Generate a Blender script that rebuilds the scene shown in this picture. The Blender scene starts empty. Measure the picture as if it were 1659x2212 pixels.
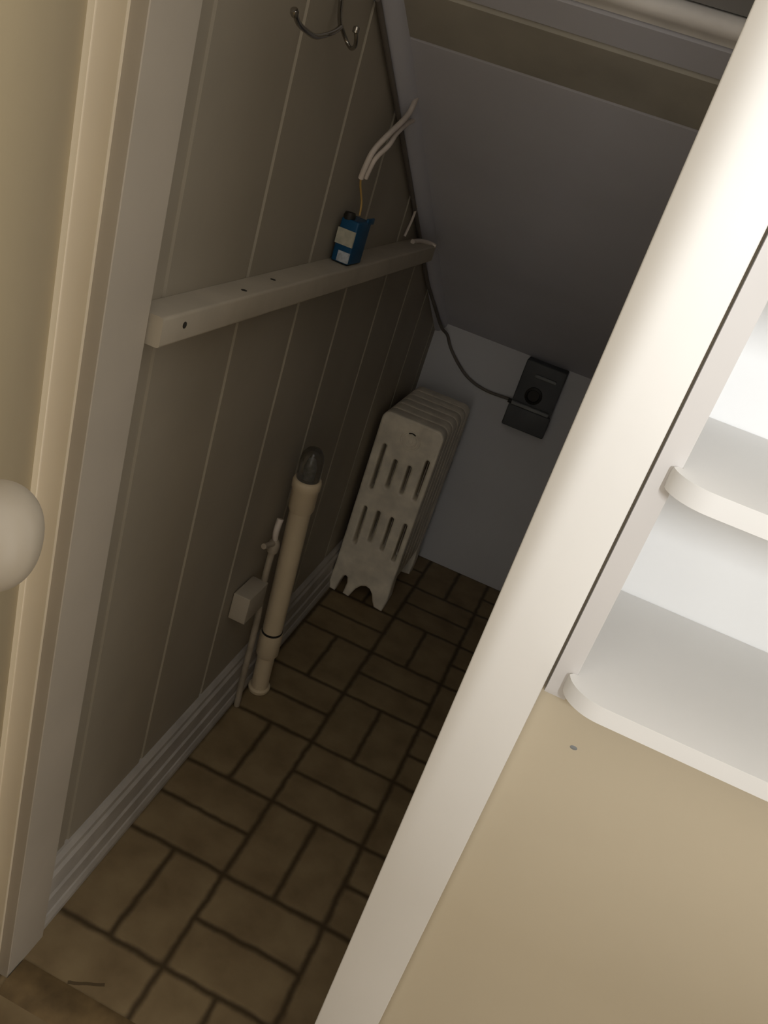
import bpy, bmesh, math, random
from mathutils import Vector, Matrix

C = bpy.context.scene.collection
S = bpy.context.scene
PI = math.pi

# ------------------------------------------------------------------ camera
cam_d = bpy.data.cameras.new('camera'); cam = bpy.data.objects.new('camera', cam_d); C.objects.link(cam)
yaw, pitch, roll = (math.radians(a) for a in (-10.847, 26.111, -18.628))
fw = Vector((math.sin(yaw)*math.cos(pitch), math.cos(yaw)*math.cos(pitch), -math.sin(pitch)))
rt = Vector((math.cos(yaw), -math.sin(yaw), 0)); dn = fw.cross(rt)
R = math.cos(roll)*rt + math.sin(roll)*dn
D = -math.sin(roll)*rt + math.cos(roll)*dn
m = Matrix((R, -D, -fw)).transposed().to_4x4(); m.translation = Vector((0, 0, 1.4))
cam.matrix_world = m
cam_d.sensor_fit = 'VERTICAL'; cam_d.sensor_height = 24.0; cam_d.lens = 24.0*1809.9/2212
cam_d.clip_start = 0.02
S.camera = cam

# ------------------------------------------------------------------ light
S.view_settings.view_transform = 'Standard'; S.view_settings.look = 'None'
S.view_settings.gamma = 1; S.view_settings.use_curve_mapping = False
S.view_settings.exposure = 0.0
w = bpy.data.worlds.new('world'); S.world = w; w.use_nodes = True
w.node_tree.nodes['Background'].inputs[0].default_value = (1.0, 0.95, 0.88, 1)
w.node_tree.nodes['Background'].inputs[1].default_value = 1.4

def area(name, loc, target, sx, sy, power, col):
    l = bpy.data.lights.new(name, 'AREA'); l.shape = 'RECTANGLE'; l.size = sx; l.size_y = sy
    l.energy = power; l.color = col
    o = bpy.data.objects.new(name, l); C.objects.link(o); o.location = loc
    o.rotation_euler = (Vector(target)-Vector(loc)).to_track_quat('-Z', 'Y').to_euler()
    return o
area('daylight_beyond_added_gap', (1.25, -2.2, 2.15), (0.4, 0.75, 1.2), 0.02, 0.9, 100, (0.93, 0.96, 1.0))  # narrow lamp standing in for daylight, aimed through the added wall's gap

# ------------------------------------------------------------------ materials
def mat(name, col, rough=.6, metal=0, nscale=0, namt=.06, bump=0, bscale=60, spec=.3, col2=None):
    m = bpy.data.materials.new(name); m.use_nodes = True
    nt = m.node_tree; b = nt.nodes['Principled BSDF']
    b.inputs['Base Color'].default_value = (*col, 1); b.inputs['Roughness'].default_value = rough
    b.inputs['Metallic'].default_value = metal; b.inputs['Specular IOR Level'].default_value = spec
    geo = nt.nodes.new('ShaderNodeNewGeometry')
    if nscale:
        n = nt.nodes.new('ShaderNodeTexNoise'); n.inputs['Scale'].default_value = nscale
        n.inputs['Detail'].default_value = 5
        nt.links.new(geo.outputs['Position'], n.inputs['Vector'])
        r = nt.nodes.new('ShaderNodeValToRGB'); nt.links.new(n.outputs['Fac'], r.inputs[0])
        c2 = col2 or tuple(c*(1-namt*2.2) for c in col)
        r.color_ramp.elements[0].position = .3; r.color_ramp.elements[1].position = .7
        r.color_ramp.elements[0].color = (*c2, 1)
        r.color_ramp.elements[1].color = (*[min(1, c*(1+namt*.4)) for c in col], 1)
        nt.links.new(r.outputs[0], b.inputs['Base Color'])
    if bump:
        n2 = nt.nodes.new('ShaderNodeTexNoise'); n2.inputs['Scale'].default_value = bscale
        nt.links.new(geo.outputs['Position'], n2.inputs['Vector'])
        bp = nt.nodes.new('ShaderNodeBump'); bp.inputs['Strength'].default_value = bump
        bp.inputs['Distance'].default_value = .003
        nt.links.new(n2.outputs['Fac'], bp.inputs['Height']); nt.links.new(bp.outputs[0], b.inputs['Normal'])
    return m

M_cream = mat('cream_wall_paint', (.52, .45, .33), .75, nscale=3, namt=.03, bump=.15, bscale=40)
M_trim = mat('white_trim_paint', (.70, .675, .63), .5, nscale=4, namt=.02, bump=.1, bscale=25)
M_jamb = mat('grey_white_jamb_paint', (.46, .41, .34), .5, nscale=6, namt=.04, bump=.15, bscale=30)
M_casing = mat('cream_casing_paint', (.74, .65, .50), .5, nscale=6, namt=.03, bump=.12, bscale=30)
M_door = mat('cream_door_paint', (.56, .47, .31), .55, nscale=2.5, namt=.05, bump=.1, bscale=30)
M_shelf = mat('off_white_shelf_board_paint', (.72, .705, .675), .45, nscale=5, namt=.02, bump=.08, bscale=20)
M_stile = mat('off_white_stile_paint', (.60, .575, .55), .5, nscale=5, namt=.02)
M_white = mat('white_shelf_paint', (.86, .86, .845), .45, nscale=5, namt=.02, bump=.08, bscale=20)
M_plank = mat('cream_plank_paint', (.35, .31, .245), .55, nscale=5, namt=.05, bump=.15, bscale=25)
M_cleat = mat('cream_cleat_paint', (.44, .39, .31), .5, nscale=12, namt=.06, bump=.2, bscale=30)
M_base = mat('greyish_baseboard_paint', (.50, .47, .43), .5, nscale=14, namt=.1, bump=.2, bscale=40)
M_ceil = mat('grey_white_ceiling_paint', (.60, .60, .655), .8, nscale=2.2, namt=.05, bump=.2, bscale=12)
M_back = mat('pale_grey_wall_paint', (.66, .66, .68), .7, nscale=2, namt=.05, bump=.1, bscale=20)
M_rad = mat('old_white_radiator_enamel', (.90, .82, .67), .45, nscale=18, namt=.12, bump=.35, bscale=50)
M_pipe = mat('cream_pipe_plastic', (.66, .55, .38), .4, nscale=8, namt=.06)
M_pipe2 = mat('thin_pipe_paint', (.42, .36, .28), .5, nscale=20, namt=.15)
M_dark = mat('dark_rubber', (.02, .018, .015), .5)
M_slot = mat('dark_recess_iron', (.03, .027, .022), .8)
M_chrome = mat('chrome', (.38, .36, .33), .14, metal=1)
M_cable = mat('white_cable_sheath', (.70, .62, .55), .5, nscale=30, namt=.08)
M_copper = mat('amber_wire', (.62, .40, .13), .5)
M_cord = mat('brown_grey_cord_and_shadow', (.17, .15, .13), .6, nscale=10, namt=.1)
M_blue = mat('blue_plastic', (.010, .075, .17), .4, nscale=20, namt=.08)
M_label = mat('pale_label_paper', (.50, .48, .38), .7, nscale=90, namt=.12)
M_label2 = mat('grey_label_paper', (.52, .56, .60), .6, nscale=120, namt=.2)
M_box = mat('dark_grey_metal_box', (.10, .105, .11), .5, nscale=12, namt=.1)
M_boxl = mat('grey_metal_and_ledge_highlight', (.24, .25, .25), .45, nscale=20, namt=.1)  # lighter grey puts the socket box's ledge highlight into the colour
M_ochre = mat('worn_ochre_threshold', (.22, .15, .07), .6, nscale=25, namt=.2, bump=.2, bscale=40)
M_riser = mat('pale_painted_riser', (.93, .90, .87), .55, nscale=9, namt=.1, bump=.2, bscale=20)
M_brownband = mat('olive_brown_band', (.43, .405, .345), .7, nscale=7, namt=.1)
M_darkboard = mat('dark_grey_board', (.22, .21, .20), .7, nscale=7, namt=.1)
M_knob = mat('white_knob_plastic', (.38, .335, .27), .32, nscale=4, namt=.02)

# glass sight dome at the top of the drain pipe
M_dome = bpy.data.materials.new('smoky_clear_plastic'); M_dome.use_nodes = True
_b = M_dome.node_tree.nodes['Principled BSDF']
_b.inputs['Base Color'].default_value = (.32, .30, .26, 1); _b.inputs['Roughness'].default_value = .12
_b.inputs['Transmission Weight'].default_value = .85; _b.inputs['IOR'].default_value = 1.4

def floor_material(name, base, dark, grout):
    """basket-weave brick-pattern vinyl: 0.216 m squares, each split in two, alternating direction"""
    m = bpy.data.materials.new(name); m.use_nodes = True; nt = m.node_tree
    b = nt.nodes['Principled BSDF']; L = nt.links
    geo = nt.nodes.new('ShaderNodeNewGeometry'); sep = nt.nodes.new('ShaderNodeSeparateXYZ')
    # slight wobble of the joints
    nz = nt.nodes.new('ShaderNodeTexNoise'); nz.inputs['Scale'].default_value = 28; nz.inputs['Detail'].default_value = 3
    L.new(geo.outputs['Position'], nz.inputs['Vector'])
    va = nt.nodes.new('ShaderNodeVectorMath'); va.operation = 'SUBTRACT'; va.inputs[1].default_value = (.5, .5, .5)
    L.new(nz.outputs['Color'], va.inputs[0])
    vs = nt.nodes.new('ShaderNodeVectorMath'); vs.operation = 'SCALE'; vs.inputs['Scale'].default_value = .009
    L.new(va.outputs[0], vs.inputs[0])
    vp = nt.nodes.new('ShaderNodeVectorMath'); vp.operation = 'ADD'
    L.new(geo.outputs['Position'], vp.inputs[0]); L.new(vs.outputs[0], vp.inputs[1])
    L.new(vp.outputs[0], sep.inputs[0])
    def M(op, a, bb=None, c=None):
        n = nt.nodes.new('ShaderNodeMath'); n.operation = op
        for i, v in enumerate((a, bb, c)):
            if v is None: continue
            if isinstance(v, (int, float)): n.inputs[i].default_value = v
            else: L.new(v, n.inputs[i])
        return n.outputs[0]
    Q = .2163
    u = M('DIVIDE', M('ADD', sep.outputs[0], .280+Q*10), Q)
    v = M('DIVIDE', M('ADD', sep.outputs[1], -.872+Q*10), Q)
    fu, fv = M('FRACT', u), M('FRACT', v)
    par = M('MODULO', M('ADD', M('FLOOR', u), M('FLOOR', v)), 2.0)
    eu = M('MINIMUM', fu, M('SUBTRACT', 1.0, fu)); ev = M('MINIMUM', fv, M('SUBTRACT', 1.0, fv))
    mu = M('ABSOLUTE', M('SUBTRACT', fu, .5)); mv = M('ABSOLUTE', M('SUBTRACT', fv, .5))
    # par 0: split across y ; par 1: split across x
    mid = M('ADD', M('MULTIPLY', mv, M('SUBTRACT', 1.0, par)), M('MULTIPLY', mu, par))
    # rounded corners: smooth min
    sm = nt.nodes.new('ShaderNodeMath'); sm.operation = 'SMOOTH_MIN'; sm.inputs[2].default_value = .05
    L.new(eu, sm.inputs[0]); L.new(ev, sm.inputs[1])
    sm2 = nt.nodes.new('ShaderNodeMath'); sm2.operation = 'SMOOTH_MIN'; sm2.inputs[2].default_value = .05
    L.new(sm.outputs[0], sm2.inputs[0]); L.new(mid, sm2.inputs[1])
    dist = sm2.outputs[0]
    g = nt.nodes.new('ShaderNodeMapRange'); g.interpolation_type = 'SMOOTHSTEP'
    g.inputs['From Min'].default_value = .0; g.inputs['From Max'].default_value = .052
    L.new(dist, g.inputs['Value'])
    n1 = nt.nodes.new('ShaderNodeTexNoise'); n1.inputs['Scale'].default_value = 13; n1.inputs['Detail'].default_value = 7
    L.new(geo.outputs['Position'], n1.inputs['Vector'])
    r = nt.nodes.new('ShaderNodeValToRGB'); L.new(n1.outputs['Fac'], r.inputs[0])
    r.color_ramp.elements[0].position = .32; r.color_ramp.elements[0].color = (*dark, 1)
    r.color_ramp.elements[1].position = .66; r.color_ramp.elements[1].color = (*base, 1)
    mx = nt.nodes.new('ShaderNodeMix'); mx.data_type = 'RGBA'
    L.new(g.outputs[0], mx.inputs['Factor']); mx.inputs['A'].default_value = (*grout, 1)
    L.new(r.outputs[0], mx.inputs['B'])
    # one short scratch in the vinyl beside the door jamb
    sx = M('SUBTRACT', sep.outputs[0], -.370); sy = M('SUBTRACT', sep.outputs[1], .786)
    a = math.atan2(.026, .053)
    al = M('ADD', M('MULTIPLY', sx, math.cos(a)), M('MULTIPLY', sy, math.sin(a)))
    ac = M('SUBTRACT', M('MULTIPLY', sy, math.cos(a)), M('MULTIPLY', sx, math.sin(a)))
    inl = M('MULTIPLY', M('LESS_THAN', M('ABSOLUTE', al), .030), M('LESS_THAN', M('ABSOLUTE', ac), .0028))
    mx2 = nt.nodes.new('ShaderNodeMix'); mx2.data_type = 'RGBA'
    L.new(M('MULTIPLY', inl, .8), mx2.inputs['Factor']); L.new(mx.outputs['Result'], mx2.inputs['A'])
    mx2.inputs['B'].default_value = (*grout, 1)
    L.new(mx2.outputs['Result'], b.inputs['Base Color'])
    b.inputs['Roughness'].default_value = .55; b.inputs['Specular IOR Level'].default_value = .25
    bp = nt.nodes.new('ShaderNodeBump'); bp.inputs['Strength'].default_value = .5; bp.inputs['Distance'].default_value = .002
    L.new(g.outputs[0], bp.inputs['Height']); L.new(bp.outputs[0], b.inputs['Normal'])
    return m
M_floor = floor_material('basket_weave_vinyl', (.30, .225, .125), (.21, .15, .08), (.075, .052, .027))

# ------------------------------------------------------------------ mesh helpers
def box(bm, x0, x1, y0, y1, z0, z1, bev=0):
    vs = [bm.verts.new((x, y, z)) for x in (x0, x1) for y in (y0, y1) for z in (z0, z1)]
    fs = [(0, 1, 3, 2), (4, 6, 7, 5), (0, 4, 5, 1), (2, 3, 7, 6), (0, 2, 6, 4), (1, 5, 7, 3)]
    ff = [bm.faces.new([vs[i] for i in f]) for f in fs]
    if bev:
        es = list({e for f in ff for e in f.edges})
        bmesh.ops.bevel(bm, geom=es, offset=bev, segments=3, profile=.5, affect='EDGES')

def prism(bm, pts, axis, a0, a1):
    """pts: 2-D outline; extruded along axis (0 x: pts=(y,z); 1 y: pts=(x,z); 2 z: pts=(x,y))"""
    def P(p, a):
        return (a, p[0], p[1]) if axis == 0 else (p[0], a, p[1]) if axis == 1 else (p[0], p[1], a)
    A = [bm.verts.new(P(p, a0)) for p in pts]; B = [bm.verts.new(P(p, a1)) for p in pts]
    n = len(pts)
    bm.faces.new(A); bm.faces.new(B[::-1])
    for i in range(n): bm.faces.new((A[i], B[i], B[(i+1) % n], A[(i+1) % n]))

def smooth_path(pts, k=6):
    P = [Vector(p) for p in pts]; out = []
    for i in range(len(P)-1):
        p0 = P[max(i-1, 0)]; p1 = P[i]; p2 = P[i+1]; p3 = P[min(i+2, len(P)-1)]
        for j in range(k):
            t = j/k
            out.append(.5*((2*p1)+(p2-p0)*t+(2*p0-5*p1+4*p2-p3)*t*t+(3*p1-p0-3*p2+p3)*t**3))
    out.append(P[-1]); return out

def tube(bm, pts, r, n=12, r_end=None, k=6, round_ends=True):
    P = smooth_path(pts, k) if len(pts) > 2 else [Vector(p) for p in pts]
    N = len(P); up = Vector((0.13, .2, 1)).normalized(); rings = []
    t0 = (P[1]-P[0]).normalized(); u = t0.cross(up).normalized()
    for i, p in enumerate(P):
        t = (P[min(i+1, N-1)]-P[max(i-1, 0)]).normalized()
        u = (u-t*u.dot(t)).normalized(); v = t.cross(u)
        rr = r if r_end is None else r+(r_end-r)*i/(N-1)
        rings.append([bm.verts.new(p+(u*math.cos(2*PI*j/n)+v*math.sin(2*PI*j/n))*rr) for j in range(n)])
    for a, b in zip(rings, rings[1:]):
        for j in range(n): bm.faces.new((a[j], a[(j+1) % n], b[(j+1) % n], b[j]))
    bm.faces.new(rings[0][::-1]); bm.faces.new(rings[-1])

def lathe(bm, prof, origin, axis, n=32):
    """prof: list of (radius, height along axis)"""
    ax = Vector(axis).normalized(); o = Vector(origin)
    u = ax.orthogonal().normalized(); v = ax.cross(u); rings = []
    for r, h in prof:
        c = o+ax*h
        if r < 1e-6: rings.append([bm.verts.new(c)]); continue
        rings.append([bm.verts.new(c+(u*math.cos(2*PI*j/n)+v*math.sin(2*PI*j/n))*r) for j in range(n)])
    for a, b in zip(rings, rings[1:]):
        for j in range(n):
            q = (j+1) % n
            if len(a) == 1 and len(b) == 1: continue
            if len(a) == 1: bm.faces.new((a[0], b[q], b[j]))
            elif len(b) == 1: bm.faces.new((a[j], a[q], b[0]))
            else: bm.faces.new((a[j], a[q], b[q], b[j]))
    for rg in (rings[0], rings[-1]):
        if len(rg) > 1: bm.faces.new(rg)

def obj(name, bm, m, parent=None, smooth=True, angle=40):
    bmesh.ops.recalc_face_normals(bm, faces=bm.faces)
    me = bpy.data.meshes.new(name); bm.to_mesh(me); bm.free(); me.materials.append(m)
    if smooth:
        for p in me.polygons: p.use_smooth = True
        me.set_sharp_from_angle(angle=math.radians(angle))
    o = bpy.data.objects.new(name, me); C.objects.link(o)
    if parent:
        o.parent = parent; o.matrix_parent_inverse = Matrix.Identity(4)
        if parent.location.length: me.transform(Matrix.Translation(-world_loc(parent)))
    return o
def world_loc(p):
    v = Vector((0, 0, 0))
    while p: v += p.location; p = p.parent
    return v
def NB(): return bmesh.new()
def tag(o, label, cat, group=None):
    o['label'] = label; o['category'] = cat
    if group: o['group'] = group
    return o
def thing(name, label, cat, loc, group=None):
    o = bpy.data.objects.new(name, None); C.objects.link(o); o.location = loc; o.empty_display_size = .05
    return tag(o, label, cat, group)
def struct(name, bm, m, **k):
    o = obj(name, bm, m, **k); o['kind'] = 'structure'; return o

def wx(y): return -.508-.0124*(y-.82)          # closet plank wall, very slightly out of square
def slope(y): return .80+.58*(2.6-y)            # underside of the stairs

# ------------------------------------------------------------------ setting
b = NB(); box(b, -1.6, 2.2, -1.6, 2.72, -.06, 0); struct('floor', b, M_floor)

# hall wall that holds the closet opening, with the recess for the shelves
b = NB()
box(b, -1.6, -.512, .75, .82, 0, 2.5)
box(b, -.512, 0.004, .75, .82, 2.02, 2.5)
box(b, 0.004, .076, .75, .82, 0, 2.5)
box(b, .076, 2.2, .75, .82, 0, .922)
box(b, .60, 2.2, .75, .82, .922, 2.5)
box(b, .076, .60, .75, .82, 1.96, 2.5)
struct('wall_front', b, M_cream)

# unseen wall added behind the camera; its gap keeps daylight off the closet
b = NB()
box(b, .26, .577, -.68, -.60, 0, 2.5); box(b, 1.45, 2.2, -.68, -.60, 0, 2.5)
box(b, .577, 1.45, -.68, -.60, 0, 1.53); box(b, .577, 1.45, -.68, -.60, 2.3, 2.5)
struct('wall_light_blocker', b, M_cream)

# plank wall with V grooves (profile in y, extruded in z)
ys = [.8885, 1.113, 1.343, 1.583, 1.847, 2.08, 2.31, 2.54]
pts = [(.78, 0)]
for g in ys: pts += [(g-.0055, 0), (g-.0015, -.0035), (g+.0045, -.0035), (g+.006, 0)]
pts += [(2.72, 0)]
outline = [(wx(y)+d, y) for y, d in pts]
outline += [(-.60, 2.72), (-.60, .78)]
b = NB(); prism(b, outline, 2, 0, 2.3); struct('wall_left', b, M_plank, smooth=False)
b = NB(); box(b, -.60, .20, 2.60, 2.70, 0, 1.3); struct('wall_back', b, M_back)
b = NB(); box(b, .04, .09, .821, 2.6, 0, 2.3); struct('wall_right', b, M_back)

# underside of the stairs: long slope, a shallow bulge, a second lip, then a pale riser board
prof = [(2.75, slope(2.75)), (1.452, slope(1.452)), (1.445, slope(1.445)+.004), (1.35, slope(1.35)+.004),
        (1.342, slope(1.342)-.001), (1.298, slope(1.298)), (1.298, 2.45), (2.75, 2.45)]
b = NB(); prism(b, prof, 0, -.60, .09); struct('ceiling', b, M_ceil, smooth=False)
b = NB(); prism(b, [(1.446, slope(1.446)-.0005), (1.347, slope(1.347)-.0045), (1.347, slope(1.347)+.0035), (1.446, slope(1.446)+.0035)], 0, -.500, .038)
struct('trim_10', b, M_brownband, smooth=False)  # separate olive-brown band across the slope
b = NB(); prism(b, [(1.287, 1.565), (1.293, 1.560), (1.293, 1.60), (1.276, 1.592), (1.268, 1.586), (1.265, 1.579), (1.268, 1.571), (1.276, 1.566)], 0, -.505, .038)
struct('trim_1', b, M_riser, smooth=True, angle=60)
b = NB(); prism(b, [(1.290, 1.602), (1.290, 2.3), (1.262, 2.3), (1.274, 1.594)], 0, -.505, .038)
struct('trim_2', b, M_darkboard, smooth=False)
b = NB(); box(b, -.60, .09, .821, 1.30, 2.3, 2.4); struct('ceiling_front', b, M_ceil)

# cove strip between plank wall and slope
b = NB()
def strip_ring(y):
    z = slope(y); x = wx(y)
    return [(x-.004, y, z-.034), (x+.012, y, z-.032), (x+.024, y, z-.022), (x+.032, y, z-.008), (x+.034, y, z+.004), (x-.004, y, z+.01)]
A = [b.verts.new(p) for p in strip_ring(1.31)]; B = [b.verts.new(p) for p in strip_ring(2.6)]
for i in range(6): b.faces.new((A[i], B[i], B[(i+1) % 6], A[(i+1) % 6]))
b.faces.new(A); b.faces.new(B[::-1]); struct('trim_3', b, M_ceil)

# baseboard: stepped, with a rounded shoe moulding
b = NB()
prof_b = [(-.004, 0), (.022, 0), (.0225, .012), (.019, .024), (.0165, .026), (.0165, .060), (.0125, .064),
          (.0125, .098), (.0155, .103), (.0155, .114), (.0105, .120), (.0105, .132), (.004, .141), (-.004, .142)]
n = len(prof_b)
A = [b.verts.new((wx(.822)+d, .822, z)) for d, z in prof_b]; B = [b.verts.new((wx(2.598)+d, 2.598, z)) for d, z in prof_b]
b.faces.new(A); b.faces.new(B[::-1])
for i in range(n): b.faces.new((A[i], B[i], B[(i+1) % n], A[(i+1) % n]))
struct('baseboard_left', b, M_base, smooth=False)

# left jamb and casing
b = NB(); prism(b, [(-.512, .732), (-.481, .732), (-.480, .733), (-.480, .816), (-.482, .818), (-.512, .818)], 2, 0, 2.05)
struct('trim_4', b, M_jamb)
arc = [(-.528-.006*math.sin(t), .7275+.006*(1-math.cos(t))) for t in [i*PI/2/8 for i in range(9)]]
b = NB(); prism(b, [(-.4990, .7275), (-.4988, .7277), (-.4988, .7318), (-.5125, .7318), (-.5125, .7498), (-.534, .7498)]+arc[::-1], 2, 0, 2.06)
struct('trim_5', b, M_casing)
# right casing, right jamb, head casing
b = NB(); box(b, -.005, .0715, .735, .7499, 0, 2.06, .0015); struct('trim_6', b, M_trim)
b = NB(); box(b, -.003, .0035, .7501, .818, 0, 2.02, .001); struct('trim_7', b, M_trim)
b = NB(); box(b, -.49, -.006, .735, .7499, 1.985, 2.06, .0015); struct('trim_8', b, M_trim)
# threshold strip
b = NB(); prism(b, [(.706, 0.0002), (.712, .004), (.733, .0052), (.760, .004), (.770, 0.0002)], 0, -.478, -.006)
struct('trim_9', b, M_ochre)

# ------------------------------------------------------------------ open door with knob
hx, hy = -.5310, .7180
Cn = Vector((-.261, .328, 1.13))
HC = Vector((Cn.x-hx, Cn.y-hy, 0)); ang = math.atan2(HC.y, HC.x)-math.asin(.046/HC.length)
dd = Vector((math.cos(ang), math.sin(ang), 0)); nn = Vector((-dd.y, dd.x, 0))
L = .56
door = bpy.data.objects.new('door_1', None); C.objects.link(door); door['kind'] = 'structure'
door.location = (hx, hy, 0)
H = Vector((hx, hy, 0))
def dprism(bm, x0, x1, y0, y1, z0, z1, bev=.003):
    b2 = bmesh.new(); box(b2, x0, x1, y0, y1, z0, z1, bev)
    for v in b2.verts: v.co = H+dd*v.co.x+nn*v.co.y+Vector((0, 0, v.co.z))
    me = bpy.data.meshes.new('t'); b2.to_mesh(me); b2.free(); bm.from_mesh(me); bpy.data.meshes.remove(me)
b = NB(); dprism(b, 0, L, -.035, 0, .012, 2.0); obj('door_slab', b, M_door, door)
base = Cn-nn*.046
kn = NB()
kprof = [(0, 0), (.026, 0), (.0265, .003), (.022, .007), (.012, .009), (.0105, .016), (.0115, .022)]
for k in range(1, 33):                                   # rounded, slightly flattened head
    t = -PI/2*.72+(PI/2+PI/2*.72)*k/32
    ct, st = math.cos(t), math.sin(t)
    kprof.append((.0308*abs(ct)**.86 if k < 32 else 0, .0455+.0245*(abs(st)**.95)*(1 if st > 0 else -1)))
lathe(kn, kprof, base, nn, 64)
obj('doorknob', kn, M_knob, door)

# ------------------------------------------------------------------ recessed shelf unit
un = thing('recessed_shelf_unit', 'white recessed wall shelf unit with round-cornered shelf lips beside the closet opening', 'shelf', (.345, .85, .925))
b = NB()
sp = [(.735, .926), (.738, .918), (.745, .915), (.958, .915), (.958, 1.96), (.735, 1.96)]
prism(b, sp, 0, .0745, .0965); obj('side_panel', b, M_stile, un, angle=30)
b = NB(); box(b, .58, .60, .735, .958, .915, 1.96); obj('side_panel', b, M_white, un)
b = NB(); box(b, .076, .60, .9585, .975, .915, 1.96); obj('back_panel', b, M_white, un)
b = NB(); box(b, .097, .58, .7355, .958, 1.94, 1.96); obj('top_panel', b, M_white, un)
for i, (z0, z1) in enumerate(((.934, .953), (1.167, 1.187), (1.372, 1.391), (1.60, 1.619))):
    yf = .700; rx, ry = .040, .036
    arc = [(.0885+rx*(1-math.cos(t)), .7349-(.7349-yf)*math.sin(t)) for t in [k*PI/2/12 for k in range(13)]]
    pl = [(.0969, .9575), (.0969, .7349)]+arc+[(.589-rx+rx*math.sin(t), .7349-(.7349-yf)*math.cos(t)) for t in [k*PI/2/12 for k in range(13)]]+[(.5799, .7349), (.5799, .9575)]
    b = NB(); prism(b, pl, 2, z0, z1)
    es = [e for e in b.edges if all(v.co.y < .74 for v in e.verts) and abs(e.verts[0].co.z-e.verts[1].co.z) < 1e-6 and not (e.verts[0].co.y > .7348 and e.verts[1].co.y > .7348)]
    bmesh.ops.bevel(b, geom=es, offset=.004, segments=3, profile=.5, affect='EDGES')
    obj('shelf', b, M_shelf, un, angle=35)

# ------------------------------------------------------------------ cleat along the plank wall
cl = thing('wall_cleat', 'cream-painted square timber cleat fixed along the plank wall above the pipe', 'shelf support', (-.487, 1.39, 1.066))
b = NB()
A = [(wx(.823)+.0005, .823), (wx(1.965)+.0005, 1.965), (-.465, 1.985), (-.465, .823)]
vb = [b.verts.new((x, y, 1.065)) for x, y in A]; vt = [b.verts.new((x, y, 1.1015)) for x, y in A]
b.faces.new(vb[::-1]); b.faces.new(vt)
for i in range(4): b.faces.new((vb[i], vb[(i+1) % 4], vt[(i+1) % 4], vt[i]))
bmesh.ops.bevel(b, geom=[e for e in b.edges if abs(e.verts[0].co.y-e.verts[1].co.y) > .5 and max(v.co.x for v in e.verts) > -.47], offset=.004, segments=3, profile=.5, affect='EDGES')
obj('rail', b, M_cleat, cl)
for p, ax, r in (((-.481, 1.046, 1.1012), (0, 0, 1), .0042), ((-.490, 1.155, 1.1012), (0, 0, 1), .004), ((-.4652, .872, 1.086), (1, 0, 0), .0042)):
    b = NB(); lathe(b, [(0, 0), (r, 0), (r, .0008), (r*.5, .0011), (0, .0011)], p, ax, 16); obj('screw', b, M_slot, cl)
b = NB(); tube(b, [(-.500, 1.90, 1.1055), (-.493, 1.94, 1.1065), (-.478, 1.975, 1.1035), (-.466, 1.982, 1.100)], .0055, 10)
tag(obj('rag_strip', b, M_cable), 'pale twist of material lying on the far end of the wall cleat', 'scrap')

# ------------------------------------------------------------------ coat hook
hk = thing('coat_hook', 'chrome wire coat hook with two prongs on the plank wall', 'hook', (-.507, 1.187, 1.502))
b = NB(); lathe(b, [(0, 0), (.012, 0), (.012, .002), (.008, .004), (0, .0045)], (-.5125, 1.187, 1.520), (1, 0, 0), 24); obj('mounting_plate', b, M_chrome, hk)
b = NB(); tube(b, [(-.507, 1.187, 1.525), (-.506, 1.187, 1.502), (-.501, 1.188, 1.472), (-.492, 1.175, 1.453), (-.484, 1.167, 1.441)], .0032); obj('stem', b, M_chrome, hk)
b = NB(); tube(b, [(-.484, 1.167, 1.441), (-.474, 1.125, 1.432), (-.466, 1.080, 1.424), (-.461, 1.042, 1.419), (-.455, 1.001, 1.421), (-.453, .974, 1.425), (-.450, .954, 1.432)], .0032)
obj('prong', b, M_chrome, hk)
b = NB(); lathe(b, [(0, -.005), (.0042, -.0035), (.005, 0), (.0042, .0035), (0, .005)], (-.450, .952, 1.433), (0, -.7, .7), 16); obj('tip', b, M_chrome, hk)
b = NB(); tube(b, [(-.486, 1.172, 1.443), (-.483, 1.192, 1.430), (-.473, 1.191, 1.422), (-.462, 1.176, 1.425), (-.457, 1.162, 1.433), (-.457, 1.155, 1.441)], .0028)
obj('prong', b, M_chrome, hk)
b = NB(); lathe(b, [(0, -.005), (.004, -.0035), (.0048, 0), (.004, .0035), (0, .005)], (-.457, 1.154, 1.443), (0, 0, 1), 16); obj('tip', b, M_chrome, hk)

# ------------------------------------------------------------------ cables and blue box
b = NB(); tube(b, [(-.497, 1.645, 1.409), (-.498, 1.631, 1.401), (-.488, 1.588, 1.387), (-.482, 1.546, 1.357), (-.481, 1.471, 1.323), (-.486, 1.432, 1.294), (-.490, 1.423, 1.265), (-.494, 1.428, 1.246)], .0048)
c1 = tag(obj('electric_cable', b, M_cable), 'white sheathed cable drooping from the ceiling corner towards the blue box', 'cable')
b = NB(); tube(b, [(-.494, 1.428, 1.248), (-.496, 1.441, 1.234), (-.496, 1.470, 1.205), (-.494, 1.474, 1.182)], .0018, 8); obj('bare_wire', b, M_copper, c1)['label'] = 'thin amber wire'
b = NB(); tube(b, [(-.510, 1.765, 1.334), (-.505, 1.745, 1.344), (-.499, 1.677, 1.353), (-.491, 1.596, 1.346), (-.480, 1.509, 1.326), (-.474, 1.466, 1.307), (-.480, 1.436, 1.284), (-.484, 1.432, 1.266), (-.489, 1.437, 1.248)], .0042)
tag(obj('electric_cable', b, M_cable), 'lower white cable arching out of the ceiling corner and joining the drooping cable', 'cable')
b = NB(); tube(b, [(-.514, 1.880, 1.200), (-.511, 1.885, 1.175), (-.512, 1.885, 1.150), (-.514, 1.872, 1.115)], .0028, 8)
tag(obj('electric_cable', b, M_cable), 'short pinkish cable end hanging on the plank wall above the far end of the cleat', 'cable')

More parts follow.
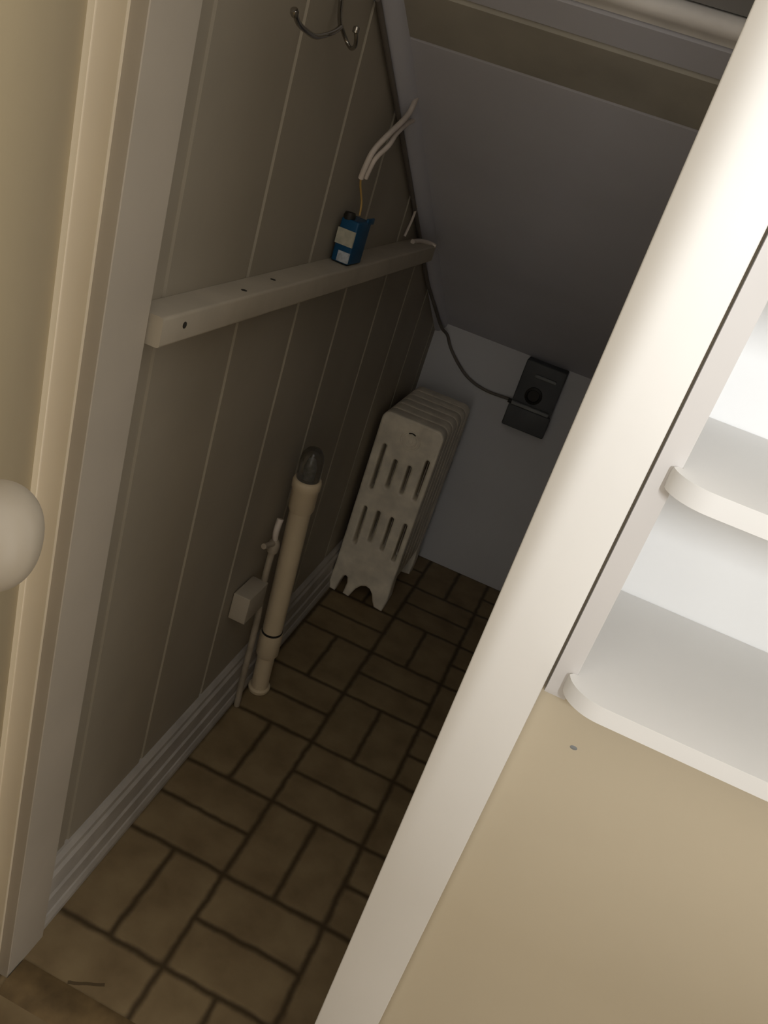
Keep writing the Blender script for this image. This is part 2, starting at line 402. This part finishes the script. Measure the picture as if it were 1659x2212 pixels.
bx = thing('electrical_box', 'blue plastic electrical box with pale labels standing on the wall cleat', 'electrical box', (-.49, 1.44, 1.1018))
b = NB()
sh = [(-.5085, 1.424), (-.474, 1.420), (-.472, 1.482), (-.508, 1.486)]
vb = [b.verts.new((x, y, 1.1030)) for x, y in sh]; vt = [b.verts.new((x+.001, y, 1.178)) for x, y in sh]
b.faces.new(vb[::-1]); b.faces.new(vt)
for i in range(4): b.faces.new((vb[i], vb[(i+1) % 4], vt[(i+1) % 4], vt[i]))
bmesh.ops.bevel(b, geom=b.edges[:], offset=.003, segments=3, profile=.5, affect='EDGES')
obj('box_body', b, M_blue, bx)
b = NB(); prism(b, [(-.5085, 1.4215), (-.5035, 1.4215), (-.475, 1.4185), (-.474, 1.4205), (-.474, 1.4225), (-.5085, 1.4235)], 2, 1.134, 1.161)
b2 = obj('label_sticker', b, M_label, bx)
b = NB(); prism(b, [(-.497, 1.4200), (-.476, 1.4180), (-.4745, 1.4195), (-.4745, 1.4225), (-.497, 1.4225)], 2, 1.106, 1.124)
obj('label_sticker', b, M_label2, bx)
b = NB(); lathe(b, [(0, 0), (.010, 0), (.011, .006), (.009, .012), (0, .013)], (-.497, 1.432, 1.176), (0, 0, 1), 20); obj('cable_clamp', b, M_dark, bx)
b = NB(); box(b, -.476, -.4715, 1.462, 1.497, 1.172, 1.183, .002); obj('mounting_ear', b, M_blue, bx)

# dark cord crosses back wall to socket; its corner run draws the trim-gap shadow
pts = [(wx(y)+.0085, y, slope(y)-.0405) for y in (1.33, 1.5, 1.7, 1.9, 2.1, 2.25)]+[(-.512, 2.40, slope(2.40)-.036), (-.500, 2.53, .800), (-.484, 2.585, .770), (-.462, 2.5905, .735),(-.418, 2.591, .693), (-.371, 2.591, .663), (-.307, 2.591, .648), (-.222, 2.588, .652)]
b = NB(); tube(b, pts, .0048, 10, k=5)
tag(obj('power_cord_and_corner_shadow', b, M_cord), 'dark cord crossing the back wall to the socket, run up the ceiling corner as its shadow line', 'cord')

# ------------------------------------------------------------------ socket box on the back wall
so = thing('socket_box', 'dark grey metal socket box on the back wall behind the radiator', 'socket', (-.155, 2.6, .58))
b = NB(); box(b, -.218, -.088, 2.548, 2.5995, .592, .800, .004); obj('box_body', b, M_box, so)
b = NB(); box(b, -.222, -.084, 2.534, 2.5478, .584, .655, .005); obj('lower_cover', b, M_box, so)
b = NB(); box(b, -.216, -.094, 2.528, 2.5475, .656, .667, .003); obj('ridge', b, M_boxl, so)
b = NB(); box(b, -.178, -.108, 2.538, 2.5475, .757, .767, .002); obj('ridge', b, M_boxl, so)
b = NB(); lathe(b, [(0, 0), (.027, 0), (.027, .006), (.020, .008), (.018, .002), (0, .002)], (-.160, 2.5478, .700), (0, -1, 0), 28); obj('socket_face', b, M_dark, so)
b = NB(); lathe(b, [(.0, 0), (.007, 0), (.007, .012), (.0, .012)], (-.2185, 2.572, .652), (-1, 0, 0), 14); obj('cord_inlet', b, M_dark, so)

# ------------------------------------------------------------------ radiator
ra = thing('cast_iron_radiator', 'old cream-white cast iron column radiator on short legs in the back corner', 'radiator', (-.415, 2.32, 0))
Y0, pitch_r, NS = 2.165, .0550, 6
X0, X1 = -.508, -.320
zt = .615
def section_curve(front):
    cu = bpy.data.curves.new('c', 'CURVE'); cu.dimensions = '2D'; cu.fill_mode = 'BOTH'
    cu.extrude = .0205; cu.bevel_depth = .006; cu.bevel_resolution = 2
    def spl(P):
        s = cu.splines.new('POLY'); s.points.add(len(P)-1); s.use_cyclic_u = True
        for i, p in enumerate(P): s.points[i].co = (p[0], p[1], 0, 1)
    xa, xb = X0+.006, X1-.006; z1 = zt-.006
    def arc(cx, cz, r, a0, a1, n=6): return [(cx+r*math.cos(a0+(a1-a0)*i/n), cz+r*math.sin(a0+(a1-a0)*i/n)) for i in range(n+1)]
    top = arc(xb-.020, z1-.020, .020, 0, PI/2)+arc(xa+.020, z1-.020, .020, PI/2, PI)
    if front == 'front':     # outer end section with three legs and two arches (seen from the closet door)
        bot = [(xa, .10), (xa-.002, .05), (xa-.004, .008), (xa+.012, .006), (xa+.019, .045), (xa+.026, .066), (xa+.037, .073),
               (xa+.048, .066), (xa+.053, .045), (xa+.050, .008), (xa+.061, .006), (xa+.073, .038), (xa+.088, .058), (xa+.106, .066),
               (xa+.124, .062), (xa+.137, .046), (xa+.146, .022), (xa+.154, .008), (xa+.173, .006), (xa+.179, .045), (xb, .10)]
    elif front == 'rear':
        bot = [(xa, .10), (xa-.002, .05), (xa-.004, .008), (xa+.015, .006), (xa+.024, .045), (xa+.045, .070), (xa+.09, .078), (xa+.13, .070), (xa+.152, .045), (xa+.160, .006), (xa+.178, .008), (xa+.180, .05), (xb, .10)]
    else:
        bot = [(xa, .112), (xa+.012, .088), (xa+.04, .078), (xa+.136, .078), (xa+.164, .088), (xb, .112)]
    spl(top+bot)
    for cx, zl, zh in ((-.475, .366, .524), (-.431, .386, .492), (-.386, .386, .490), (-.342, .384, .526),
                       (-.472, .176, .318), (-.430, .200, .320), (-.386, .190, .318), (-.342, .172, .316)):
        r = .0118
        P = arc(cx, zh-r, r, 0, PI, 8)+arc(cx, zl+r, r, PI, 2*PI, 8)
        spl(P[::-1])
    return cu
def curve_mesh(cu):
    o = bpy.data.objects.new('tmp', cu); C.objects.link(o)
    dg = bpy.context.evaluated_depsgraph_get(); me = bpy.data.meshes.new_from_object(o.evaluated_get(dg))
    bpy.data.objects.remove(o); bpy.data.curves.remove(cu)
    me.transform(Matrix.Rotation(PI/2, 4, 'X')); me.materials.clear(); me.materials.append(M_rad)
    return me
for i in range(NS):
    kind = 'front' if i == 0 else 'rear' if i == NS-1 else 'mid'
    me = curve_mesh(section_curve(kind)); me.name = 'section'
    me.transform(Matrix.Translation((-ra.location.x, Y0+.0265+i*pitch_r-ra.location.y, 0)))
    for p in me.polygons: p.use_smooth = True
    me.set_sharp_from_angle(angle=math.radians(35))
    o = bpy.data.objects.new('section', me); C.objects.link(o); o.parent = ra
# hubs joining the sections, top and bottom
for z in (.560, .125):
    b = NB(); lathe(b, [(0, 0), (.024, 0), (.024, (NS-1)*pitch_r-.02), (0, (NS-1)*pitch_r-.02)], (-.414, Y0+.04, z), (0, 1, 0), 24); obj('hub', b, M_rad, ra)
# round cast medallion
b = NB()
for R_, r_, d_ in ((.027, .0030, 0), (.017, .0022, 0)):
    N1, N2 = 36, 8; rg = []
    for i in range(N1):
        a = 2*PI*i/N1
        rg.append([b.verts.new((-.408+(R_+r_*math.cos(2*PI*j/N2))*math.cos(a), Y0-.0002-max(-.001, r_*math.sin(2*PI*j/N2)), .556+(R_+r_*math.cos(2*PI*j/N2))*math.sin(a))) for j in range(N2)])
    for i in range(N1):
        A, B = rg[i], rg[(i+1) % N1]
        for j in range(N2): b.faces.new((A[j], A[(j+1) % N2], B[(j+1) % N2], B[j]))
lathe(b, [(0, -.0005), (.0085, -.0005), (.007, .0018), (.003, .003), (0, .0032)], (-.408, Y0, .556), (0, -1, 0), 20)
obj('medallion', b, M_rad, ra)
b = NB(); tube(b, [(-.418, Y0-.001, .5765), (-.408, Y0-.0015, .5800), (-.398, Y0-.001, .5765)], .0022, 8); obj('medallion_slot', b, M_slot, ra)

# ------------------------------------------------------------------ drain pipe
px, py = -.468, 1.606
top = Vector((-.472, 1.535, .635)); bot = Vector((px, py, 0.003))
axp = (top-bot).normalized(); Lp = (top-bot).length
dp = thing('drain_pipe', 'cream plastic standpipe with dark clear dome on top beside the plank wall', 'pipe', (px, py, 0))
b = NB(); lathe(b, [(0, 0), (.0215, 0), (.0215, .16), (0, .16)], bot, axp); obj('lower_pipe', b, M_pipe, dp)
b = NB(); lathe(b, [(0, 0), (.026, 0), (.0275, .004), (.0275, .010), (.0235, .014), (0, .014)], bot+axp*.001, axp); obj('foot_collar', b, M_pipe, dp)
b = NB(); lathe(b, [(0, .120), (.0235, .120), (.0275, .128), (.0275, .190), (.0265, .196), (0, .196)], bot, axp); obj('coupling', b, M_pipe, dp)
b = NB(); lathe(b, [(0, .1955), (.0252, .1955), (.0258, .1985), (.0252, .2015), (0, .2015)], bot, axp); obj('gasket_ring', b, M_dark, dp)
b = NB(); lathe(b, [(0, .2012), (.0240, .2012), (.0240, .575), (0, .575)], bot, axp); obj('upper_pipe', b, M_pipe, dp)
b = NB(); lathe(b, [(0, .556), (.0262, .556), (.0285, .562), (.0290, .610), (.0312, .614), (.0318, .628), (.0300, .634), (.026, Lp+.001), (0, Lp+.001)], bot, axp); obj('socket_collar', b, M_pipe, dp)
b = NB(); lathe(b, [(.0255, 0), (.0260, .004), (.0262, .040), (.0235, .058), (.015, .070), (0, .075)], top+axp*.0015, axp, 36); obj('dome_cap', b, M_dome, dp)
b = NB(); lathe(b, [(0, 0), (.0085, 0), (.0095, .03), (.006, .046), (0, .050)], top+axp*.002, axp, 20); obj('dome_highlight_rod', b, M_label2, dp)  # pale rod added inside the dome to draw its bright vertical highlight

vp = thing('supply_pipe', 'thin painted water pipe with tap handle behind the cream standpipe', 'pipe', (-.489, 1.512, 0))
b = NB(); tube(b, [(-.484, 1.519, 0.001), (-.486, 1.512, .126), (-.486, 1.502, .269), (-.486, 1.476, .40), (-.486, 1.474, .475)], .0075, 12); obj('pipe', b, M_pipe2, vp)
b = NB(); lathe(b, [(0, 0), (.012, 0), (.013, .004), (.013, .020), (.010, .026), (.0075, .030), (0, .030)], (-.486, 1.474, .472), (0, 0, 1), 20); obj('valve_body', b, M_pipe2, vp)
b = NB(); tube(b, [(-.490, 1.425, .505), (-.487, 1.455, .498), (-.484, 1.480, .492)], .0062, 10); obj('tap_handle', b, M_pipe2, vp)
b = NB(); tube(b, [(-.486, 1.474, .50), (-.486, 1.466, .525), (-.487, 1.474, .553)], .0058, 10, r_end=.0075); obj('spindle', b, M_cable, vp)

# ------------------------------------------------------------------ wooden block
b = NB(); box(b, -.5135, -.4745, 1.387, 1.474, .330, .395, .002)
for v in b.verts: pass
tag(obj('wooden_block', b, M_cleat), 'cream painted wooden block fixed low on the plank wall behind the pipe', 'block')

# small dent on the hall wall under the shelves
b = NB(); lathe(b, [(0, .0003), (.0022, .0003), (.0026, 0)], (.128, .7499, .861), (0, -1, 0), 12)
for v in b.verts: v.co.x = .128+(v.co.x-.128)*1.6
tag(obj('nail_head', b, M_boxl), 'tiny grey nail head in the cream wall under the shelves', 'nail')
